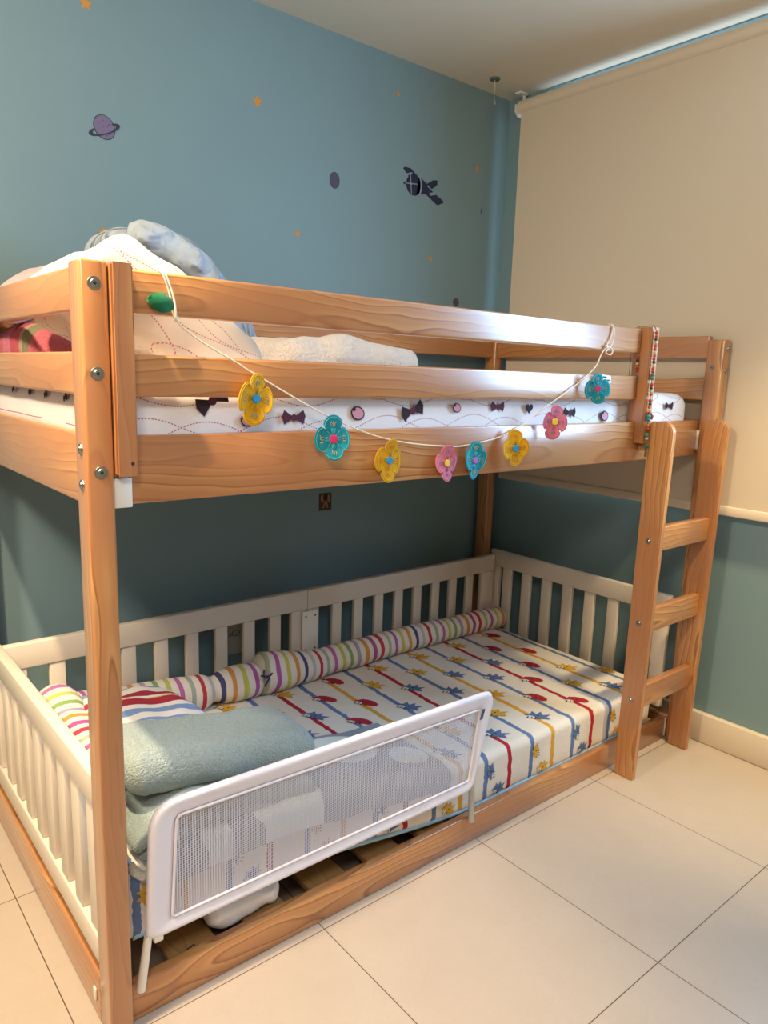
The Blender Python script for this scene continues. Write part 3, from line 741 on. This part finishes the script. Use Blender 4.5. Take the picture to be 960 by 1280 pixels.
# ================================================================ flower garland
gar = thing('flower_garland', (.75, .008, 1.339), 'garland of eight felt flowers strung along the front guard rails', 'garland')
STRING = flat('cream_cord', hexc('E9DCC6'), .9)
YS = .0135
pth = [(.131, .030, 1.3415), (.132, .0145, 1.338), (.143, YS, 1.309), (.153, YS, 1.268), (.192, YS, 1.238), (.266, YS, 1.201), (.294, YS, 1.186), (.455, YS, 1.110), (.604, .012, 1.061), (.77, .012, 1.040), (.858, .012, 1.042), (.988, .012, 1.066), (1.122, YS, 1.129), (1.224, YS, 1.177), (1.304, YS, 1.225), (1.330, YS, 1.262), (1.352, YS, 1.285), (1.368, .0145, 1.31), (1.373, .0145, 1.338), (1.374, .030, 1.3415)]
mb = MB(); tube(mb, smooth_path(pth, 6), .0016, 8)
tube(mb, smooth_path([(.131, .030, 1.3410), (.137, .0145, 1.337), (.150, .012, 1.30), (.153, .011, 1.268)], 6), .0016, 8)
tube(mb, smooth_path([(1.374, .030, 1.3412), (1.377, .0135, 1.33), (1.372, .012, 1.29), (1.345, .011, 1.268), (1.365, .009, 1.262), (1.372, .009, 1.275), (1.352, .010, 1.283)], 6), .0016, 8)
rbox(mb, (.153, .011, 1.268), (.008, .007, .008), .0035, .003); rbox(mb, (1.348, .011, 1.281), (.009, .007, .009), .004, .003)
mb.build('cord', STRING, gar)
FY = fabric('yellow_felt', hexc('E3AE22'), hexc('D9A21C'), 60, .4, 900); FT = fabric('teal_felt', hexc('1E93A6'), hexc('27899A'), 60, .4, 900); FP = fabric('pink_felt', hexc('E0808F'), hexc('D67686'), 60, .4, 900)
FG = fabric('green_felt', hexc('1E6B45'), None, 60, .4, 900)
SY = flat('stitch_gold', hexc('B98A1A'), .9); ST = flat('stitch_teal', hexc('56B7BC'), .9); SP = flat('stitch_mauve', hexc('B35C86'), .9)
CB = flat('blue_button', hexc('1C8FC0'), .7); CM = flat('magenta_button', hexc('C22A66'), .7); CY = flat('yellow_button', hexc('E9C32E'), .7); CL = flat('lilac_button', hexc('B85AA6'), .7)
MULT = [flat('thread_red', hexc('C9552E'), .9), flat('thread_blue', hexc('3D78A8'), .9), flat('thread_gold', hexc('D8A838'), .9)]
def flower(cx, cz, w, h, yawd, rolld, felt, stitch, cen, seed, lab):
    """four rounded petals, a pinched fold at the top where the cord passes, stitched rim and centre"""
    rnd = random.Random(seed); cw = (1+.0)*w
    Mx = Matrix.Translation((cx, .0045-.030*abs(sin(rad(yawd))), cz)) @ Matrix.Rotation(rad(yawd), 4, 'Z') @ Matrix.Rotation(rad(rolld), 4, 'Y')
    n = 72; amp = [rnd.uniform(.92, 1.06) for _ in range(4)]
    sx_ = w/2; sz_ = h/2
    def rad_at(t):
        k = int(((t-pi/4) % (2*pi))/(pi/2)) % 4
        return (.60+.40*abs(cos(2*t))**.30)*amp[k]
    def P(t, s, y):
        r = rad_at(t)*s; x, z = r*cos(t)*sx_, r*sin(t)*sz_
        curl = .010*(s**2)*cos(2*t+seed)+.005*s*s
        return Mx @ Vector((x, y-curl*.55, z))
    mb = MB(); S = [.0, .25, .5, .7, .85, .95, 1.0]; vs = []; fs = []
    for side, yb in ((0, -.0022), (1, .0022)):
        for s in S:
            e = yb*(1 if s < .93 else .55)
            for i in range(n): vs.append(P(2*pi*i/n, max(s, .02), e + (-.0012*cos(s*pi*1.5) if side == 0 else 0)))
    m = len(S)
    for side in (0, 1):
        o_ = side*m*n
        for k in range(m-1):
            for i in range(n):
                j = (i+1) % n; q = [o_+k*n+i, o_+k*n+j, o_+(k+1)*n+j, o_+(k+1)*n+i]; fs.append(q if side == 0 else q[::-1])
    for i in range(n):
        j = (i+1) % n; fs.append([(m-1)*n+i, (m-1)*n+j, m*n+(m-1)*n+j, m*n+(m-1)*n+i])
    fs.append(list(range(n))[::-1])
    mb.add(vs, fs)
    tube(mb, [P(2*pi*i/60, .91, -.0036) for i in range(61)], .0006, 5, mi=1, cap=False)
    for q in range(4):
        t = pi/2*q; tube(mb, [P(t+pi/4, s, -.0036) for s in (.14, .3, .45, .6, .8)], .0005, 5, mi=1)
        for d in (-.24, -.08, .08, .24): tube(mb, [P(t+d, s, -.0034) for s in (.2, .32, .46)], .00045, 5, mi=1)
        for d in (-.18, 0, .18):
            s0 = .5+.08*rnd.random(); tube(mb, [P(pi/2*q+d, s0, -.0034), P(pi/2*q+d+.05, s0+.12, -.0034), P(pi/2*q+d-.06, s0+.2, -.0034)], .0005, 5, mi=2)
    fo = mb.build('flower', [felt, stitch, MULT[seed % 3]], gar, ang=180, label=lab)
    mb = MB(); c0 = Mx @ Vector((0, -.0032, 0)); c1 = Mx @ Vector((0, -.0058, 0)); cyl(mb, c0, c1, w*.125, w*.10, 18); mb.build('flower_centre', cen, fo)
for a in ((.294, 1.142, .068, .094, 0, 8, FY, SY, CB, 1, 'yellow felt flower, first on the left'), (.456, 1.067, .070, .088, -21, -3, FT, ST, CM, 2, 'teal felt flower with a magenta centre'),
          (.603, 1.018, .066, .094, -4, 8, FY, SY, CB, 3, 'yellow felt flower, second from the left'), (.771, 1.004, .068, .084, 0, 0, FP, SP, CY, 4, 'pink felt flower in the middle'),
          (.858, 1.006, .064, .086, 2, 4, FT, ST, CL, 5, 'teal felt flower turned sideways'), (.987, 1.029, .070, .088, -18, -6, FY, SY, CB, 6, 'yellow felt flower nearest the right'),
          (1.125, 1.090, .070, .088, -24, 8, FP, SP, CY, 7, 'pink felt flower nearest the right'), (1.290, 1.173, .068, .084, -29, -6, FT, ST, CM, 8, 'teal felt flower at the right end')):
    flower(*a)
mb = MB(); Mx = Matrix.Translation((.126, .008, 1.291)) @ Matrix.Rotation(rad(-14), 4, 'Y').inverted()
nl = 20; vs = [];
for yb in (-.003, .003):
    for i in range(nl+1):
        t = i/nl; wv = .0150*sin(pi*t)**.7; x = -.023+.046*t
        vs += [Mx @ Vector((x, yb*(1 if 0 < i < nl else .3)-.003*sin(pi*t), -wv)), Mx @ Vector((x, yb*1.6*sin(pi*t)-.004*sin(pi*t), 0)), Mx @ Vector((x, yb*(1 if 0 < i < nl else .3)-.003*sin(pi*t), wv))]
fs = []; o2 = 3*(nl+1)
for i in range(nl):
    for k in (0, 1):
        a = i*3+k; fs += [[a, a+3, a+4, a+1], [o2+a, o2+a+1, o2+a+4, o2+a+3]]
    fs += [[i*3, o2+i*3, o2+i*3+3, i*3+3], [i*3+2, i*3+5, o2+i*3+5, o2+i*3+2]]
mb.add(vs, fs); mb.build('leaf', FG, gar, ang=180, label='dark green felt leaf at the left end')
tg = MB(); prism(tg, [(1.317, 1.210), (1.362, 1.207), (1.366, 1.190), (1.356, 1.186), (1.318, 1.190)], 'y', .001, .0018); tg = tg.build('maker_tag', flat('tag_white', hexc('EDE9E0'), .8), gar, label='small white tag with two lines of dark writing')
mb = MB()
for z, a, b in ((1.203, 1.326, 1.342), (1.195, 1.328, 1.358)):
    x = a
    while x < b: box(mb, x, x+.0022, .0004, .0010, z-.0018, z+.0018, 0); x += .0036
mb.build('tag_writing', INK, tg)

# ================================================================ bead rosary on the right guard post
ro = thing('beaded_rosary', (1.541, -.02, 1.343), 'string of orange brown and teal beads with a cross hung on the right guard post', 'rosary')
BC = [flat('bead_orange', hexc('B85A22'), .35), flat('bead_cream', hexc('C9B48E'), .35), flat('bead_brown', hexc('4A2618'), .35), flat('bead_red', hexc('B5391F'), .35), flat('bead_teal', hexc('2F7F86'), .3), flat('bead_green', hexc('53745C'), .3)]
def bead(p, r, m, nm='bead'):
    bm = bmesh.new(); bmesh.ops.create_uvsphere(bm, u_segments=14, v_segments=10, radius=r)
    for v in bm.verts: v.co += Vector(p)
    mb = MB(); mb.addbm(bm); return mb.build(nm, m, ro, ang=180)
chain = smooth_path([(1.508, -.018, 1.330), (1.512, -.018, 1.27), (1.516, -.018, 1.18), (1.520, -.018, 1.12), (1.524, -.018, 1.06), (1.526, -.018, 1.032)], 10)
PX = 1.535
cz = 1.330; seqn = [3, 0, 2, 1, 0, 3, 1, 0, 3, 2, 1, 0, 3, 5, 5, -1, 3, 2, 1, 0, -1, 3, 2, 0, 1, 3, 4, 4, -1, 0, 3, -1, 4, 1, -1, -1]
bz = 1.328
for i, k in enumerate(seqn):
    if k >= 0:
        r = .0062 if k in (4, 5) else .0048
        bead((PX+.0012*sin(i*2.1), -.0175, bz), r, BC[k])
    bz -= .0088
for i, (dx, k) in enumerate(((-.013, 0), (.010, 5), (.018, 0), (.014, 2))): bead((PX+dx, -.018, 1.112-.006*i), .0042, BC[k])
mb = MB(); tube(mb, [(PX, -.0170, 1.332), (PX, -.0165, 1.02)], .0008, 6); tube(mb, smooth_path([(PX, -.017, 1.332), (1.537, -.006, 1.3465), (1.54, .02, 1.3462), (1.535, .0455, 1.342), (1.521, .046, 1.30), (1.519, .046, 1.21)], 6), .0008, 6); mb.build('thread', flat('dark_thread', hexc('3A322C'), .9), ro)
for i, k in enumerate((0, 2, 1, 0, 3, -1, 5, 5, -1)):
    if k >= 0: bead((1.516, .022, 1.262-.0092*i), .0046, BC[k])
cr = MB(); box(cr, PX-.0035, PX+.0035, -.0205, -.0165, .985, 1.030, .0015); box(cr, PX-.014, PX+.014, -.0205, -.0165, 1.010, 1.0175, .0015)
cr.build('cross', flat('cross_green', hexc('44705F'), .35, .3), ro, label='small green metal cross')

# ================================================================ wall stickers and wall fittings
YS_ = YW
def sticker(name, pieces, mats, label, cat, group=None):
    mb = MB()
    for pts, mi, lay_ in pieces: prism(mb, pts, 'y', YS_-.0006-.0003*lay_, YS_+.0)
    o = MB()
    for pts, mi, lay_ in pieces: prism(o, pts, 'y', YS_-.0006-.0004*lay_, YS_-.0001, mi=mi)
    return tag(o.build(name, mats, smooth=False), label, cat, group)
STAR = flat('star_orange', hexc('CC8A38'), .7)
def star(x, z, r, label, rot=0):
    sticker('star_sticker', [([(x+(r if i % 2 == 0 else r*.45)*cos(pi/2+rot+i*pi/5), z+(r if i % 2 == 0 else r*.45)*sin(pi/2+rot+i*pi/5)) for i in range(10)], 0, 0)], [STAR], label, 'wall sticker', 'orange star stickers')
star(.354, 2.104, .018, 'orange star sticker near the ceiling above the ringed planet')
star(.380, 1.549, .017, 'orange star sticker above the left heap of bedding', .3)
star(.856, 1.991, .019, 'largest orange star sticker, between the ringed planet and the ceiling line', .2)
star(1.003, 1.632, .013, 'small orange star sticker below and left of the plum asteroid', .1)
star(1.410, 2.149, .011, 'faint orange star sticker high on the wall above the aeroplane')
star(1.592, 1.625, .013, 'small orange star sticker below the aeroplane', .2)
star(1.819, 1.982, .014, 'small orange star sticker right of the aeroplane near the corner', .4)
PLN = flat('planet_mauve', hexc('6F6580'), .8); PDK = flat('planet_outline', hexc('2C3144'), .8); PDT = flat('planet_dots', hexc('4B4660'), .8)
x, z = .391, 1.815
ring = [(x+.043*cos(t)*cos(.42)-.011*sin(t)*sin(.42), z+.043*cos(t)*sin(.42)*1.0+.011*sin(t)*cos(.42)-.002) for t in [2*pi*i/30 for i in range(30)]]
pcs = [(ell(x, z+.002, .0285, .0315, 28, .5), 1, 0), (ell(x, z+.002, .0265, .0295, 28, .5), 0, 1)]
for dx, dz in ((-.004, .018), (.005, .017), (.012, .010), (-.002, .004), (.007, .005), (.006, -.018), (.013, -.014), (-.012, .012)): pcs.append((ell(x+dx, z+dz, .0018, .0018, 8), 2, 2))
for t in range(30):
    a = 2*pi*t/30; b = 2*pi*(t+1)/30
    if sin((a+b)/2) > .45 and abs(cos((a+b)/2)) < .72: continue
    def rp(tt, k): return (x+.043*k*cos(tt)*cos(.42)-.0115*k*sin(tt)*sin(.42), z+.043*k*cos(tt)*sin(.42)+.0115*k*sin(tt)*cos(.42)-.004)
    pcs.append(([rp(a, 1.06), rp(b, 1.06), rp(b, .80), rp(a, .80)], 1, 3))
sticker('planet_sticker', pcs, [PLN, PDK, PDT], 'mauve ringed planet sticker at the left of the blue wall', 'wall sticker')
AST = flat('asteroid_plum', hexc('4D4A60'), .8)
sticker('asteroid_sticker', [(ell(1.147, 1.820, .0205, .026, 24), 1, 0), (ell(1.147, 1.820, .019, .0245, 24), 0, 1)], [AST, PDK], 'plain plum oval asteroid sticker between planet and aeroplane', 'wall sticker')
NAVY = flat('plane_navy', hexc('1B2440'), .8); PGREY = flat('plane_grey', hexc('8D93A4'), .8)
def strip(p, q, wd): 
    dx, dz = q[0]-p[0], q[1]-p[1]; l = sqrt(dx*dx+dz*dz); nx, nz = -dz/l*wd/2, dx/l*wd/2
    return [(p[0]+nx, p[1]+nz), (q[0]+nx, q[1]+nz), (q[0]-nx, q[1]-nz), (p[0]-nx, p[1]-nz)]
sticker('aeroplane_sticker', [
    ([(1.443, 1.914), (1.452, 1.920), (1.480, 1.920), (1.500, 1.908), (1.560, 1.874), (1.645, 1.836), (1.648, 1.831), (1.620, 1.818), (1.612, 1.818), (1.555, 1.846), (1.470, 1.892)], 0, 0),
    (ell(1.497, 1.867, .037, .036, 26), 0, 1), ([(1.52, 1.90), (1.565, 1.880), (1.555, 1.845), (1.51, 1.838)], 0, 1),
    ([(1.56, 1.882), (1.590, 1.900), (1.612, 1.903), (1.612, 1.888), (1.600, 1.878), (1.585, 1.868)], 0, 0),
    (strip((1.462, 1.897), (1.486, 1.905), .006), 1, 2), (strip((1.575, 1.848), (1.603, 1.856), .010), 1, 2),
    ([(1.514+.022*cos(t), 1.867+.036*sin(t)) for t in [-1.3+2.6*i/10 for i in range(11)]]+[(1.507+.022*cos(t), 1.867+.036*sin(t)) for t in [1.3-2.6*i/10 for i in range(11)]], 1, 2),
    (strip((1.452, 1.866), (1.512, 1.872), .003), 1, 3), (strip((1.478, 1.902), (1.486, 1.836), .003), 1, 3), (ell(1.482, 1.868, .004, .004, 10), 1, 4), (ell(1.452, 1.866, .005, .004, 10), 0, 3)],
    [NAVY, PGREY], 'navy blue toy aeroplane sticker with grey wing bands on the blue wall', 'wall sticker')
sticker('feather_sticker', [([(1.850, 1.822), (1.853, 1.824), (1.858, 1.840), (1.858, 1.850), (1.853, 1.845), (1.849, 1.832)], 0, 0)], [PDT], 'tiny grey feather shaped sticker near the wall corner', 'wall sticker')
sticker('round_sticker', [(ell(1.737, 1.478, .017, .016, 18), 0, 0)], [PDT], 'small dark grey round sticker just above the top guard rail', 'wall sticker')
BRN = flat('print_brown', hexc('3A2416'), .6); TAN = flat('print_tan', hexc('9A6A3E'), .6)
sticker('picture_card', [([(1.104, .771), (1.158, .771), (1.158, .708), (1.104, .708)], 0, 0), (ell(1.118, .752, .007, .014, 12), 1, 1), (ell(1.146, .752, .006, .015, 12), 1, 1), (strip((1.122, .716), (1.131, .742), .006), 1, 1), (strip((1.142, .716), (1.134, .744), .006), 1, 1), (ell(1.131, .755, .010, .013, 12), 2, 2)], [BRN, TAN, INK], 'small dark brown picture card stuck on the wall under the top bunk', 'picture')
so = thing('wall_socket', (.767, YW, .305), 'beige wall socket plate behind the white fence', 'socket')
mb = MB(); box(mb, .735, .800, YW-.009, YW-.0003, .250, .362, .003); pp = mb.build('plate', flat('socket_beige', hexc('B9B4A0'), .5), so)
mb = MB(); tube(mb, [Vector((.768+.014*cos(t), YW-.0098, .325+.010*sin(t))) for t in [2*pi*i/24 for i in range(25)]], .0016, 6, cap=False); tube(mb, [(.742, YW-.0098, .318), (.756, YW-.0098, .322)], .0015, 6); mb.build('socket_ring', flat('socket_grey', hexc('6E6C62'), .5), pp)
# ceiling hook cap with thread
ch = thing('ceiling_cap', (1.776, .868, CH), 'small dark round ceiling cap with a white thread hanging', 'ceiling cap')
mb = MB(); cyl(mb, (1.776, .868, CH-.0002), (1.776, .868, CH-.006), .020, .018, 20); mb.build('cap', flat('cap_grey', hexc('5C6664'), .5), ch)
mb = MB(); tube(mb, smooth_path([(1.776, .868, CH-.006), (1.779, .868, 2.235), (1.776, .868, 2.205), (1.780, .868, 2.19), (1.786, .868, 2.178)], 6), .0009, 6); mb.build('thread', STRING, ch)
